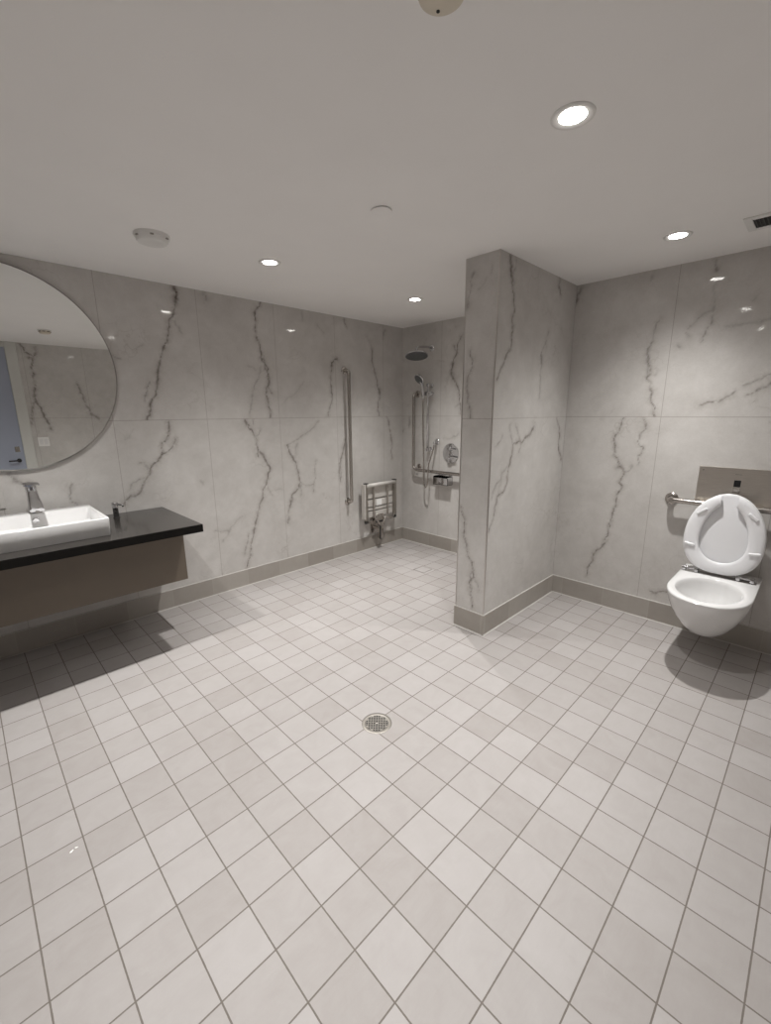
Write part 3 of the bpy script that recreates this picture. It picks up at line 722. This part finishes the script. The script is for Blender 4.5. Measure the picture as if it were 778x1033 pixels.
bm = BM(); add_lathe(bm, (cx, iy, SZ-.0925), (0, 0, 1), [(.030, 0), (.030, .003), (.024, .005), (0, .006)], 32, True, False); obj('drain_plug', bm, M['chrome'], r, auto=40)
oy = iy+idp/2-.0075
bm = BM(); add_lathe(bm, (.27, oy, SZ-.038), (0, -1, 0), [(.017, 0), (.017, .003), (.014, .0045), (.0115, .003), (.0115, -.001)], 32, True, True); obj('overflow_ring', bm, M['chrome'], r, auto=40)

# faucet
FX, FY = .279, 3.325
r = thing('sensor_faucet', 'chrome sensor faucet rising from the back edge of the white basin', 'faucet', (FX, FY, SZ))
bm = BM()
add_loft(bm, [rrect((FX, FY, SZ-.0005), ux, uy, .068, .056, .02), rrect((FX, FY, SZ+.006), ux, uy, .066, .054, .02), rrect((FX, FY, SZ+.05), ux, uy, .056, .048, .018),
              rrect((FX, FY, SZ+.11), ux, uy, .053, .046, .016), rrect((FX, FY, SZ+.165), ux, uy, .054, .048, .014), rrect((FX, FY, SZ+.172), ux, uy, .052, .046, .014)])
obj('column', bm, M['chrome'], r, auto=50)
bm = BM()
sp = [((FX, FY-.010, SZ+.140), .050, .05), ((FX, FY-.040, SZ+.110), .056, .046), ((FX, FY-.080, SZ+.075), .064, .040), ((FX, FY-.115, SZ+.046), .070, .034), ((FX, FY-.130, SZ+.034), .068, .026)]
dn = Vector((0, -.095, -.075)).normalized(); upv = dn.cross(Vector((1, 0, 0)))
add_loft(bm, [rrect(p, ux, upv, w_, h_, h_*.42) for p, w_, h_ in sp]); obj('spout', bm, M['chrome'], r, auto=50)
bm = BM(); add_loft(bm, [rrect((FX+.002, FY-.01, SZ+.172+k*.0035), ux, (0, 1, .1), .078-abs(k-1)*.003, .075, .008) for k in range(3)]); obj('top_cap', bm, M['chrome'], r, auto=50)
bm = BM(); add_lathe(bm, (FX, FY-.112, SZ+.034), (0, -.35, -1), [(.013, 0), (.013, .014), (.010, .016)], 24); obj('aerator', bm, M['steel'], r, auto=40)
bm = BM(); c_ = Vector((FX, FY-.080, SZ+.072))+Vector((0, -.075, .095)).normalized()*.0185
nn = Vector((0, -.62, .78)).normalized()
add_loft(bm, [rrect(c_-nn*.004, ux, dn, .011, .026, .005), rrect(c_+nn*.0015, ux, dn, .010, .025, .005)]); obj('sensor_eye', bm, M['blackgloss'], r)

# soap dispenser
DX, DY = .700, 3.318
r = thing('soap_dispenser', 'small dark soap dispenser with short spout right of the white basin', 'soap dispenser', (DX, DY, CT))
bm = BM(); add_lathe(bm, (DX, DY, CT), (0, 0, 1), [(.022, 0), (.022, .004), (.017, .006), (.0165, .066), (.015, .068)], 28); obj('stem', bm, M['blackplastic'], r, auto=40)
bm = BM(); add_lathe(bm, (DX, DY, CT+.068), (0, 0, 1), [(.019, 0), (.019, .034), (.016, .038), (0, .039)], 28, True, False); obj('pump_head', bm, M['chrome'], r, auto=40)
bm = BM(); add_tube(bm, fillet([(DX, DY, CT+.090), (DX+.036, DY-.026, CT+.090), (DX+.042, DY-.031, CT+.074)], .01), .0062); obj('nozzle', bm, M['chrome'], r, smooth=True)

# round mirror
MX, MZ, MR = .259, 1.761, .592
r = thing('wall_mirror', 'large round frameless mirror on the veined wall above the white basin', 'mirror', (MX, YV, MZ))
bm = BM(); add_lathe(bm, (MX, YV, MZ), (0, -1, 0), [(MR-.06, -.001), (MR-.06, .010)], 96); obj('back_panel', bm, M['mirroredge'], r, auto=40)
bm = BM(); add_lathe(bm, (MX, YV-.010, MZ), (0, -1, 0), [(MR-.001, 0), (MR, .002), (MR, .011), (MR-.008, .0145)], 160, True, False); obj('polished_edge', bm, M['mirroredge'], r, auto=30)
bm = BM(); add_lathe(bm, (MX, YV-.0245, MZ), (0, -1, 0), [(MR-.008, 0), (0, 0)], 160, False, False); obj('mirror_glass', bm, M['mirror'], r)

# wall outlet beside the faucet and the switch on the door wall
def plate_thing(name, label, cat, x, y, z, w_, h_, ny, mat):
    r = thing(name, label, cat, (x, y, z))
    bm = BM(); add_box(bm, x-w_/2, x+w_/2, min(y, y+ny*.007), max(y, y+ny*.007), z-h_/2, z+h_/2, .002, 2); obj('cover_plate', bm, mat, r)
    return r
r = plate_thing('wall_outlet', 'pale outlet plate on the wall left of the chrome faucet', 'outlet', .118, YV, 1.005, .075, .118, -1, M['greyplate'])
for dz in (-.024, .024):
    bm = BM(); add_box(bm, .118-.017, .118+.017, YV-.0085, YV-.006, 1.005+dz-.014, 1.005+dz+.014, .003, 2); so = obj('socket', bm, M['greyplate'], r)
    bm = BM()
    for dx in (-.006, .006): add_box(bm, .118+dx-.001, .118+dx+.001, YV-.0092, YV-.008, 1.005+dz-.004, 1.005+dz+.006)
    obj('slot', bm, M['dark'], so)
r = plate_thing('light_switch', 'white switch plate beside the door frame, seen only in the round mirror', 'light switch', .855, YO, 1.147, .12, .12, 1, M['plastic'])
for dx in (-.025, .025):
    bm = BM(); add_box(bm, .855+dx-.017, .855+dx+.017, YO+.006, YO+.0105, 1.147-.034, 1.147+.034, .002, 2); obj('rocker', bm, M['white'], r)

# ------------------------------------------------------------------ grab bars
def flange(p, nrm, r_=.038): 
    bm = BM(); add_lathe(bm, p, nrm, [(r_, -.001), (r_, .004), (r_-.006, .010), (.021, .012), (.019, .0125)], 36)
    return bm
GX = 2.848
r = thing('grab_bar', 'tall vertical steel grab bar on the long veined wall before the shower', 'grab bar', (GX, YV, 1.26), 'steel grab bars')
bm = BM(); add_tube(bm, fillet([(GX, YV-.002, 1.905), (GX, YV-.068, 1.905), (GX, YV-.068, .588), (GX, YV-.002, .588)], .045), .0175, 18); obj('rail', bm, M['steel'], r, smooth=True)
obj('flange', flange((GX, YV, 1.905), (0, -1, 0)), M['steel'], r, auto=40); obj('flange', flange((GX, YV, .588), (0, -1, 0)), M['steel'], r, auto=40)

LY, LZ0, LZ1, LYE = 3.232, .872, 1.690, 2.30
r = thing('grab_bar', 'steel grab bar bent in an L on the shower wall', 'grab bar', (XS, 3.0, 1.2), 'steel grab bars')
bm = BM(); X_ = XS-.066
add_tube(bm, fillet([(XS-.002, LY, LZ1), (X_, LY, LZ1), (X_, LY, LZ0), (X_, LYE, LZ0), (XS-.002, LYE, LZ0)], .055), .0175, 18); obj('rail', bm, M['steel'], r, smooth=True)
for yy, zz in ((LY, LZ1), (LYE, LZ0)): obj('flange', flange((XS, yy, zz), (-1, 0, 0)), M['steel'], r, auto=40)
bm = BM(); add_tube(bm, [(XS-.002, LY-.03, LZ0+.028), (X_, LY-.03, LZ0+.012)], .012, 12); obj('corner_post', bm, M['steel'], r, smooth=True)
obj('flange', flange((XS, LY-.03, LZ0+.028), (-1, 0, 0), .034), M['steel'], r, auto=40)

TZ, TY0, TY1 = .912, .690, -.09
r = thing('grab_bar', 'horizontal steel grab bar behind the raised toilet seat', 'grab bar', (XR, .30, TZ), 'steel grab bars')
bm = BM(); X_ = XR-.062
add_tube(bm, fillet([(XR-.002, TY0, TZ), (X_, TY0, TZ), (X_, TY1, TZ), (XR-.002, TY1, TZ)], .04), .0175, 18); obj('rail', bm, M['steel'], r, smooth=True)
for yy in (TY0, TY1): obj('flange', flange((XR, yy, TZ), (-1, 0, 0), .040), M['steel'], r, auto=40)

# ------------------------------------------------------------------ folding shower seat (folded up)
FX0, FX1, FZ0, FZ1, FYF = 3.005, 3.475, .375, .762, 3.355
fm = (FX0+FX1)/2
r = thing('folding_shower_seat', 'pale slatted shower seat with steel frame folded up on the wall', 'shower seat', (fm, YV, .13))

zs = [(.380, .443), (.457, .483), (.498, .572), (.588, .742)]
for za, zb in zs:
    bm = BM(); add_box(bm, FX0+.012, FX1-.012, FYF+.030, FYF+.048, za, zb, .004, 2); obj('slat', bm, M['slat'], r)
for xx, nm in ((FX0, 'side_rail'), (FX1-.036, 'side_rail')):
    bm = BM(); add_box(bm, xx, xx+.036, FYF-.006, FYF+.030, FZ0-.015, FZ1, .005, 2); obj(nm, bm, M['grate'], r)
    bm = BM(); add_box(bm, xx-.004, xx+.040, FYF-.010, FYF+.034, FZ1, FZ1+.008, .003, 2); obj('end_cap', bm, M['blackplastic'], r)
bm = BM(); add_box(bm, FX0-.012, FX0+.001, FYF-.008, FYF+.05, FZ0+.005, FZ1-.004, .005, 2); obj('side_edge', bm, M['slat'], r)
bm = BM(); add_tube(bm, [(FX0+.02, FYF+.004, FZ1-.022), (FX1-.02, FYF+.004, FZ1-.022)], .021, 18); obj('front_roll', bm, M['slat'], r, smooth=True)
for s in (-1, 1):
    bm = BM()
    add_tube(bm, smooth_path([(fm+s*.105, FYF+.014, FZ1-.03), (fm+s*.105, FYF+.010, .56), (fm+s*.104, FYF+.006, .43), (fm+s*.085, FYF+.004, .37), (fm+s*.050, FYF+.004, .33), (fm+s*.022, FYF+.006, .285)], 6), .0115, 12)
    obj('support_tube', bm, M['steel'], r, smooth=True)
    bm = BM(); add_tube(bm, fillet([(fm+s*.205, FYF+.012, FZ0+.0), (fm+s*.205, FYF+.012, FZ0-.035), (fm+s*.15, FYF+.02, FZ0-.045), (fm+s*.09, FYF+.03, FZ0-.02)], .03), .012, 12); obj('hinge_tube', bm, M['steel'], r, smooth=True)
    bm = BM(); add_lathe(bm, (fm+s*.215-.016, FYF+.012, FZ0-.030), (1, 0, 0), [(.019, 0), (.021, .003), (.021, .028), (.019, .031)], 20); obj('foot_cap', bm, M['blackplastic'], r, auto=40)
bm = BM(); add_box(bm, fm-.075, fm+.075, YV-.008, YV+.001, .17, .40, .003, 2); add_box(bm, fm-.055, fm-.043, YV-.10, YV-.004, .27, .37, .003, 1); add_box(bm, fm+.043, fm+.055, YV-.10, YV-.004, .27, .37, .003, 1)
add_box(bm, fm-.05, fm+.05, FYF+.02, FYF+.03, .31, .40, .003, 1)
obj('wall_bracket', bm, M['steel'], r, auto=40)
bm = BM(); add_tube(bm, [(fm-.06, FYF+.02, .318), (fm+.06, FYF+.02, .318)], .011, 14); obj('pivot_pin', bm, M['blackplastic'], r, smooth=True)
bm = BM(); add_box(bm, fm-.028, fm+.028, FYF-.004, FYF+.034, .125, .315, .006, 2); add_box(bm, fm-.018, fm+.018, FYF+.03, YV-.004, .22, .25, .002, 1); obj('fold_leg', bm, M['steel'], r, auto=40)
bm = BM(); add_box(bm, fm-.034, fm-.016, FYF-.010, FYF+.000, .118, .275, .004, 2); obj('leg_latch', bm, M['blackplastic'], r)
bm = BM(); add_box(bm, fm-.045, fm+.035, FYF+.0285, FYF+.0305, .502, .568); obj('notice_label', bm, M['paper'], r)

# ------------------------------------------------------------------ shower
HY, HZ = 3.044, 2.150
r = thing('rain_shower_head', 'round chrome rain shower head on a short bent arm high on the wall', 'shower head', (XS, HY, HZ))
obj('flange', flange((XS, HY, HZ), (-1, 0, 0), .034), M['chrome'], r, auto=40)
HX = 3.452; hz = 2.052
bm = BM(); add_tube(bm, fillet([(XS-.004, HY, HZ), (XS-.09, HY, HZ+.004), (HX, HY, HZ-.012), (HX, HY, hz+.03)], .04), .0115, 14); obj('arm', bm, M['chrome'], r, smooth=True)
TILT = Matrix.Rotation(math.radians(-15), 4, Vector((.72, -.70, 0)))
HP = Matrix.Translation((HX, HY, hz+.030)) @ TILT @ Matrix.Translation((-HX, -HY, -hz-.030))
bm = BM(); add_lathe(bm, (HX, HY, hz+.048), (0, 0, -1), [(.014, 0), (.019, .004), (.019, .018), (.016, .024), (.03, .030), (.070, .036), (.114, .041), (.118, .046), (.118, .051), (.113, .053)], 56); bm.transform(HP); obj('head', bm, M['chrome'], r, auto=40)
bm = BM(); add_lathe(bm, (HX, HY, hz-.004), (0, 0, -1), [(.110, 0), (.110, .0035), (0, .004)], 56, True, False)
for ring_r, cnt in ((.03, 8), (.055, 14), (.08, 20), (.10, 26)):
    for k in range(cnt):
        a = 2*PI*k/cnt; add_lathe(bm, (HX+ring_r*math.cos(a), HY+ring_r*math.sin(a), hz-.006), (0, 0, -1), [(.0035, 0), (.002, .005)], 6)
bm.transform(HP)
obj('spray_face', bm, M['rubber'], r)

BY, BXC = 3.040, XS-.058
r = thing('shower_slide_bar', 'slim chrome slide bar on the shower wall beside the bent grab bar', 'slide bar', (XS, BY, 1.45))
bm = BM(); add_tube(bm, [(BXC, BY, 1.085), (BXC, BY, 1.800)], .0105, 14); obj('bar', bm, M['chrome'], r, smooth=True)
for zz in (1.775, 1.105):
    bm = BM(); add_lathe(bm, (XS, BY, zz), (-1, 0, 0), [(.024, -.001), (.024, .006), (.016, .010), (.016, .046), (.019, .048), (.019, .072), (.016, .074)], 28); obj('bracket', bm, M['chrome'], r, auto=40)
bm = BM(); add_box(bm, BXC-.026, BXC+.020, BY-.055, BY+.050, 1.666, 1.712, .008, 2); add_lathe(bm, (BXC, BY-.05, 1.689), (0, -1, 0), [(.014, 0), (.015, .004), (.015, .018), (.012, .02)], 20); obj('slider', bm, M['chrome'], r, auto=40)
r = thing('hand_shower', 'chrome hand shower hanging on the slide bar with its looping metal hose', 'hand shower', (BXC, BY+.03, 1.69))
bm = BM(); hp = smooth_path([(BXC-.045, BY+.030, 1.635), (BXC-.050, BY+.030, 1.72), (BXC-.062, BY+.034, 1.79), (BXC-.085, BY+.040, 1.835)], 6)
add_tube(bm, hp, .013, 16, radii=[.013+.005*math.sin(PI*min(1, k/(len(hp)-1)*.8)) for k in range(len(hp))]); obj('handle', bm, M['chrome'], r, smooth=True)
hc = Vector((BXC-.088, BY+.042, 1.842)); hd = Vector((-.80, .10, -.62)).normalized()
bm = BM(); add_lathe(bm, hc-hd*.020, hd, [(.014, 0), (.036, .008), (.055, .020), (.060, .030), (.060, .036), (.056, .039)], 40); obj('spray_head', bm, M['chrome'], r, auto=40)
bm = BM(); add_lathe(bm, hc+hd*.0185, hd, [(.050, 0), (.050, .002), (0, .0022)], 36, True, False); obj('spray_face', bm, M['rubber'], r)
EY, EZ = 2.948, 1.190
hx = BXC-.045
bm = BM()
hose = smooth_path([(hx, BY+.030, 1.637), (hx, BY+.030, 1.50), (hx, BY+.024, 1.25), (hx, BY+.014, 1.05), (hx-.002, BY+.010, .88), (hx-.002, BY+.004, .745), (hx-.002, BY-.020, .695),
                    (hx-.002, BY-.046, .735), (hx-.001, BY-.054, .87), (hx+.002, BY-.062, .96), (XS-.070, EY+.012, 1.07), (XS-.052, EY, EZ-.03)], 10)
add_tube(bm, hose, .0072, 10); obj('hose', bm, M['steel'], r, smooth=True)
r = thing('hose_outlet_elbow', 'small chrome wall elbow feeding the shower hose, left of the valve plate', 'hose outlet', (XS, EY, EZ))
obj('flange', flange((XS, EY, EZ), (-1, 0, 0), .030), M['chrome'], r, auto=40)
bm = BM(); add_tube(bm, fillet([(XS-.004, EY, EZ), (XS-.052, EY, EZ), (XS-.052, EY, EZ-.045)], .02), .013, 16); obj('elbow', bm, M['chrome'], r, smooth=True)

VY, VZ = 2.766, 1.075
r = thing('shower_valve', 'round chrome shower valve plate with two handles on the shower wall', 'shower valve', (XS, VY, VZ))
bm = BM(); add_lathe(bm, (XS, VY, VZ), (-1, 0, 0), [(.104, -.001), (.104, .004), (.100, .008), (0, .009)], 64, True, False); obj('escutcheon', bm, M['chrome'], r, auto=40)
bm = BM(); add_lathe(bm, (XS-.008, VY, VZ-.035), (-1, 0, 0), [(.030, 0), (.030, .024), (.027, .044), (.024, .046)], 36); obj('temperature_knob', bm, M['chrome'], r, auto=40)
bm = BM(); add_box(bm, XS-.050, XS-.036, VY-.082, VY-.004, VZ-.043, VZ-.027, .004, 2); obj('lever', bm, M['chrome'], r)
bm = BM(); add_lathe(bm, (XS-.008, VY, VZ+.048), (-1, 0, 0), [(.022, 0), (.022, .020), (.018, .032)], 32); obj('diverter_knob', bm, M['chrome'], r, auto=40)
bm = BM(); add_box(bm, XS-.036, XS-.026, VY-.055, VY-.004, VZ+.042, VZ+.054, .003, 2); obj('diverter_lever', bm, M['chrome'], r)
for s in (-1, 1):
    bm = BM(); add_lathe(bm, (XS-.0085, VY+s*.0, VZ+s*.088), (-1, 0, 0), [(.005, 0), (.005, .0015), (0, .002)], 14, True, False); obj('screw', bm, M['dark'], r)

# soap dish hung under the horizontal leg of the bar
DY0, DY1, DZ0, DZ1 = 2.735, 2.930, .742, .842
r = thing('soap_dish', 'dark chrome soap dish on the wall under the horizontal grab bar', 'soap dish', (XS, (DY0+DY1)/2, DZ0))
bm = BM(); t_ = .004; X0 = XS-.085
add_box(bm, X0, XS+.0005, DY0, DY1, DZ0, DZ0+t_); add_box(bm, X0, X0+t_, DY0, DY1, DZ0, DZ0+.075); add_box(bm, XS-t_, XS+.0005, DY0, DY1, DZ0, DZ1)
add_box(bm, X0, XS, DY0, DY0+t_, DZ0, DZ0+.085); add_box(bm, X0, XS, DY1-t_, DY1, DZ0, DZ1-.01)
obj('tray', bm, M['chrome'], r, auto=30)
bm = BM(); add_box(bm, X0+.010, XS-.008, DY0+.02, DY1-.02, DZ0+t_, DZ0+.018, .004, 2); obj('insert', bm, M['blackplastic'], r)

# ------------------------------------------------------------------ toilet
TC = .352; XB = XR-.002; RZ = .477
r = thing('wall_hung_toilet', 'white wall-hung toilet with its seat and lid raised', 'toilet', (3.08, TC, .15))
def outline(z, xf, w, xm, wb=None, n=30, p=2.25, xb=XB, cy=TC):
    """ring from the back (wall) around the rounded front; w half width at xm, wb half width at the wall"""
    wb = w if wb is None else wb
    pts = []
    for k in range(9):
        t = k/8; pts.append((xb+(xm-xb)*t, cy+wb+(w-wb)*math.sin(t*PI/2), z))
    for k in range(1, n):
        a = PI*k/n; c, s = math.sin(a), math.cos(a)
        pts.append((xm-(xm-xf)*abs(c)**(2/p), cy+w*math.copysign(abs(s)**(2/p), s), z))
    for k in range(9):
        t = 1-k/8; pts.append((xb+(xm-xb)*t, cy-wb-(w-wb)*math.sin(t*PI/2), z))
    for k in range(1, 8):
        pts.append((xb, cy-wb+2*wb*k/8, z))
    return pts
outer = [outline(.178, 3.07, .040, 3.18, .070), outline(.181, 3.01, .064, 3.16, .080), outline(.193, 2.965, .085, 3.14, .090), outline(.215, 2.925, .105, 3.12, .100),
         outline(.25, 2.880, .128, 3.09, .115), outline(.31, 2.822, .160, 3.06, .140), outline(.37, 2.778, .184, 3.04, .168), outline(.425, 2.745, .199, 3.03, .192),
         outline(.462, 2.730, .203, 3.02, .200), outline(.472, 2.728, .204, 3.02, .201), outline(RZ, 2.734, .199, 3.02, .198)]
def hole(z, x0, x1, w, n=len(outer[0])):
    # same winding/phase as outline(): start at the +y back, go to the front, return to the -y back
    pts = []
    xm = (x0+x1)/2; cnt = 9+29+9+7
    L = []
    for k in range(cnt):
        a = PI/2*1.0 - PI*.25 + 2*PI*k/cnt       # starts back-left
        L.append((xm+(x1-x0)/2*math.cos(a), TC+.004+w*math.sin(a), z))
    return L
inner = [hole(RZ, 2.782, 3.222, .166), hole(RZ-.006, 2.792, 3.214, .158), hole(RZ-.03, 2.796, 3.212, .155), hole(RZ-.085, 2.806, 3.208, .148), hole(RZ-.14, 2.84, 3.19, .128), hole(RZ-.172, 2.88, 3.165, .105),
         hole(RZ-.195, 2.93, 3.14, .08), hole(RZ-.205, 2.97, 3.13, .06)]
bm = BM(); add_loft(bm, outer+inner); obj('bowl', bm, M['white'], r, auto=60)

# seat and lid stand up, leaning back a little on the wall bar
SC = .362
def lean(y, v, off):
    """v up along the raised plate, off = forward distance from the lid plane"""
    a = math.radians(3.5)
    return Vector((3.312+v*math.sin(a)-off*math.cos(a), y, .500+v*math.cos(a)+off*math.sin(a)*-1))
def egg(t, hw, vt, vb, vc, pt=2.0, pb=2.5):
    c, s = math.cos(t), math.sin(t)
    p = pt if s >= 0 else pb
    y = hw*math.copysign(abs(c)**(2/p), c); v = vc+(vt if s >= 0 else vb)*math.copysign(abs(s)**(2/p), s)
    return SC+y, v
NO = 96
# lid: a closed shallow dish
bm = BM(); rings = []
for off, sc in ((0, .94), (.002, .985), (.008, 1.0), (.014, 1.0), (.018, .985), (.019, .95)):
    ring = []
    for k in range(NO):
        y, v = egg(2*PI*k/NO, .197, .285, .205, .215)
        y = SC+(y-SC)*sc; v = .215+(v-.215)*sc
        ring.append(lean(y, v, off))
    rings.append(ring)
add_loft(bm, rings); obj('lid', bm, M['seat'], r, auto=50)
# open-front seat ring
GAP = .043
def seat_profile(k, n):
    """outer and inner points of the horseshoe for station k"""
    t0 = PI/2+math.asin(GAP/.203)*1.02; t1 = PI/2-math.asin(GAP/.203)*1.02+2*PI
    t = t0+(t1-t0)*k/n
    o = egg(t, .203, .286, .215, .215)
    t0i = PI/2+math.asin(GAP/.122)*1.02; t1i = PI/2-math.asin(GAP/.122)*1.02+2*PI
    ti = t0i+(t1i-t0i)*k/n
    i = egg(ti, .122, .232, .140, .212, 1.75, 2.2)
    return o, i
n = 90; rows = []
bm = BM()
for k in range(n+1):
    o, i = seat_profile(k, n)
    row = []
    O = Vector((o[0], o[1])); Ii = Vector((i[0], i[1])); d = (Ii-O); L = d.length; d.normalize()
    for s, off in ((.000, .033), (0, .040), (.006, .047), (.02, .051), (L*.5, .053), (L-.016, .050), (L-.004, .046), (L, .041), (L, .036), (L-.006, .031), (L*.5, .029), (.008, .030)):
        q = O+d*s; row.append(bm.verts.new(lean(q.x, q.y, off)))
    rows.append(row)
for a, b in zip(rows, rows[1:]):
    for q in range(len(a)):
        w_ = (q+1) % len(a); bm.faces.new((a[q], a[w_], b[w_], b[q]))
bm.faces.new(rows[0]); bm.faces.new(rows[-1])
seat = obj('seat', bm, M['seat'], r, auto=60)
for (yy, vv, ang) in ((.125, .385, -38), (-.125, .385, 38), (.163, .165, 8), (-.163, .165, -8)):
    c = lean(SC+yy, vv, .0535); a = math.radians(ang)
    e1 = (lean(SC+yy+.03*math.cos(a), vv+.03*math.sin(a), .0535)-c).normalized(); nrm = (lean(SC, 0, .1)-lean(SC, 0, 0)).normalized(); e2 = nrm.cross(e1)
    bm = BM(); add_loft(bm, [rrect(c-nrm*.003, e1, e2, .060, .015, .006), rrect(c+nrm*.004, e1, e2, .060, .015, .006), rrect(c+nrm*.007, e1, e2, .054, .009, .004)]); obj('bumper', bm, M['seat'], seat, auto=40)
for yy in (TC+.150, TC-.130):
    bm = BM(); add_lathe(bm, (3.288, yy-.045, .497), (0, 1, 0), [(.009, 0), (.009, .09)], 18)
    for dy in (-.034, .034): add_box(bm, 3.268, 3.312, yy+dy-.011, yy+dy+.011, RZ, .503, .004, 2)
    obj('hinge', bm, M['chrome'], r, auto=40)
bm = BM(); add_box(bm, 3.262, 3.322, TC-.185, TC+.195, RZ-.001, RZ+.003, .0015, 1); obj('hinge_plate', bm, M['chrome'], r)

# flush plate
PYA, PYB, PZA, PZB = .140, .560, .903, 1.147
r = thing('flush_plate', 'wide brushed steel flush sensor plate on the wall above the toilet', 'flush plate', (XR, .35, 1.02))
bm = BM(); add_box(bm, XR-.006, XR+.001, PYA, PYB, PZA, PZB, .0015, 2); obj('panel', bm, M['plate'], r)
bm = BM(); add_box(bm, XR-.0095, XR-.005, .338, .372, 1.030, 1.072, .002, 1); obj('sensor_window', bm, M['blackgloss'], r)
bm = BM(); add_box(bm, XR-.0085, XR-.005, .338, .372, .992, 1.028, .002, 1); obj('manual_button', bm, M['steel'], r)
bm = BM(); add_box(bm, XR-.0066, XR-.005, .337, .372, 1.106, 1.110); obj('logo_mark', bm, M['grate'], r)
for yy in (PYA+.022, PYB-.022):
    for zz in (PZA+.022, PZB-.022):
        bm = BM(); add_lathe(bm, (XR-.005, yy, zz), (-1, 0, 0), [(.006, 0), (.006, .002), (.004, .0032), (0, .0034)], 16, True, False); obj('screw', bm, M['grate'], r, smooth=True)

# ------------------------------------------------------------------ floor drains, scraps
FDX, FDY = 1.261, 1.353
r = thing('floor_drain', 'round perforated steel drain in the middle of the tiled floor', 'floor drain', (FDX, FDY, 0))
bm = BM(); add_lathe(bm, (FDX, FDY, 0), (0, 0, 1), [(.074, -.0015), (.074, .0010), (.0725, .0022), (.0575, .0024), (.0565, .0016), (.0565, -.0015)], 56, False, False); obj('rim', bm, M['grate'], r, auto=40)
bm = BM(); add_lathe(bm, (FDX, FDY, .0004), (0, 0, 1), [(.0570, -.001), (.0570, .0004)], 48); obj('void', bm, M['dark'], r)
bm = BM(); cs = .0122; hs = .0044
for i in range(-5, 6):
    for j in range(-5, 6):
        x, y = i*cs, j*cs
        if math.hypot(abs(x)+cs*.3, abs(y)+cs*.3) > .061: continue
        solid = math.hypot(x, y) > .0535 or (i == 0 and j == 0)
        c0 = [(x-cs/2, y-cs/2), (x+cs/2, y-cs/2), (x+cs/2, y+cs/2), (x-cs/2, y+cs/2)]
        c1 = [(x-hs, y-hs), (x+hs, y-hs), (x+hs, y+hs), (x-hs, y+hs)]
        def vt(p, z):
            ca, sa = math.cos(PI/4), math.sin(PI/4)
            return bm.verts.new((FDX+p[0]*ca-p[1]*sa, FDY+p[0]*sa+p[1]*ca, z))
        if solid:
            bm.faces.new([vt(p, .0018) for p in c0]); continue
        A = [vt(p, .0018) for p in c0]; B = [vt(p, .0018) for p in c1]; Cc = [vt(p, .0006) for p in c1]
        for q in range(4):
            w_ = (q+1) % 4; bm.faces.new((A[q], A[w_], B[w_], B[q])); bm.faces.new((B[q], B[w_], Cc[w_], Cc[q]))
bmesh.ops.remove_doubles(bm, verts=bm.verts, dist=1e-5)
obj('strainer', bm, M['grate'], r)
bm = BM(); add_lathe(bm, (FDX, FDY, .0018), (0, 0, 1), [(.005, 0), (.005, .001), (0, .0014)], 14, True, False); obj('screw', bm, M['steel'], r, smooth=True)

QX, QY, QS = 3.058, 2.590, .066
r = thing('shower_floor_drain', 'square tiled-in drain set flush in the shower floor', 'floor drain', (QX, QY, 0))
bm = BM(); t_ = .005
for x0, x1, y0, y1 in ((-QS, QS, -QS, -QS+t_), (-QS, QS, QS-t_, QS), (-QS, -QS+t_, -QS+t_, QS-t_), (QS-t_, QS, -QS+t_, QS-t_)):
    add_box(bm, QX+x0, QX+x1, QY+y0, QY+y1, -.001, .0016)
obj('gap_frame', bm, M['grate'], r)
bm = BM(); add_box(bm, QX-QS+t_, QX+QS-t_, QY-QS+t_, QY+QS-t_, -.001, .0012); obj('tile_insert', bm, M['floor'], r)

for k, (x, y, a, s, lab) in enumerate(((.058, 1.648, .5, 1.25, 'larger of two tiny white paper scraps lying on the floor tile'), (.073, 1.653, -.5, .9, 'smaller of two tiny white paper scraps lying on the floor tile'))):
    bm = BM()
    P_ = [(-.004, -.001), (-.001, -.0022), (.004, -.0012), (.0045, .001), (.001, .0018), (-.0035, .0016)]
    ca, sa = math.cos(a), math.sin(a)
    add_loft(bm, [[(x+s*(p*ca-q*sa)*1.3, y+s*(p*sa+q*ca)*1.3, z+abs(p)*.15) for p, q in P_] for z in (.0002, .0009)])
    tag(obj('paper_scrap', bm, M['paper']), lab, 'paper scrap', 'paper scraps on the floor')

# ------------------------------------------------------------------ camera and look
F_PX, YAW, PITCH, ROLL = 435.53, math.radians(45.4496), math.radians(12.9881), math.radians(-.41035)
cy_, sy_, cp, sp_ = math.cos(YAW), math.sin(YAW), math.cos(PITCH), math.sin(PITCH)
fw = Vector((cy_*cp, sy_*cp, -sp_)); rt = Vector((sy_, -cy_, 0)); up = rt.cross(fw)
r2 = rt*math.cos(ROLL)+up*math.sin(ROLL); u2 = -rt*math.sin(ROLL)+up*math.cos(ROLL)
cam = bpy.data.cameras.new('camera'); co = bpy.data.objects.new('camera', cam); COL.objects.link(co)
mat = Matrix((r2, u2, -fw)).transposed().to_4x4(); mat.translation = (0, 0, 1.5)
co.matrix_world = mat
cam.sensor_fit = 'VERTICAL'; cam.sensor_height = 24; cam.lens = F_PX/1033*24; cam.clip_start = .02
scene.camera = co

w = bpy.data.worlds.new('world'); scene.world = w; w.use_nodes = True
w.node_tree.nodes['Background'].inputs[0].default_value = (.02, .02, .02, 1)
w.node_tree.nodes['Background'].inputs[1].default_value = .2

vs = scene.view_settings
scene.display_settings.display_device = 'sRGB'
vs.view_transform = 'Standard'; vs.look = 'None'; vs.gamma = 1; vs.use_curve_mapping = False
vs.exposure = EXPOSURE
scene.cycles.max_bounces = 12; scene.cycles.diffuse_bounces = 6; scene.cycles.glossy_bounces = 6
scene.cycles.use_denoising = True
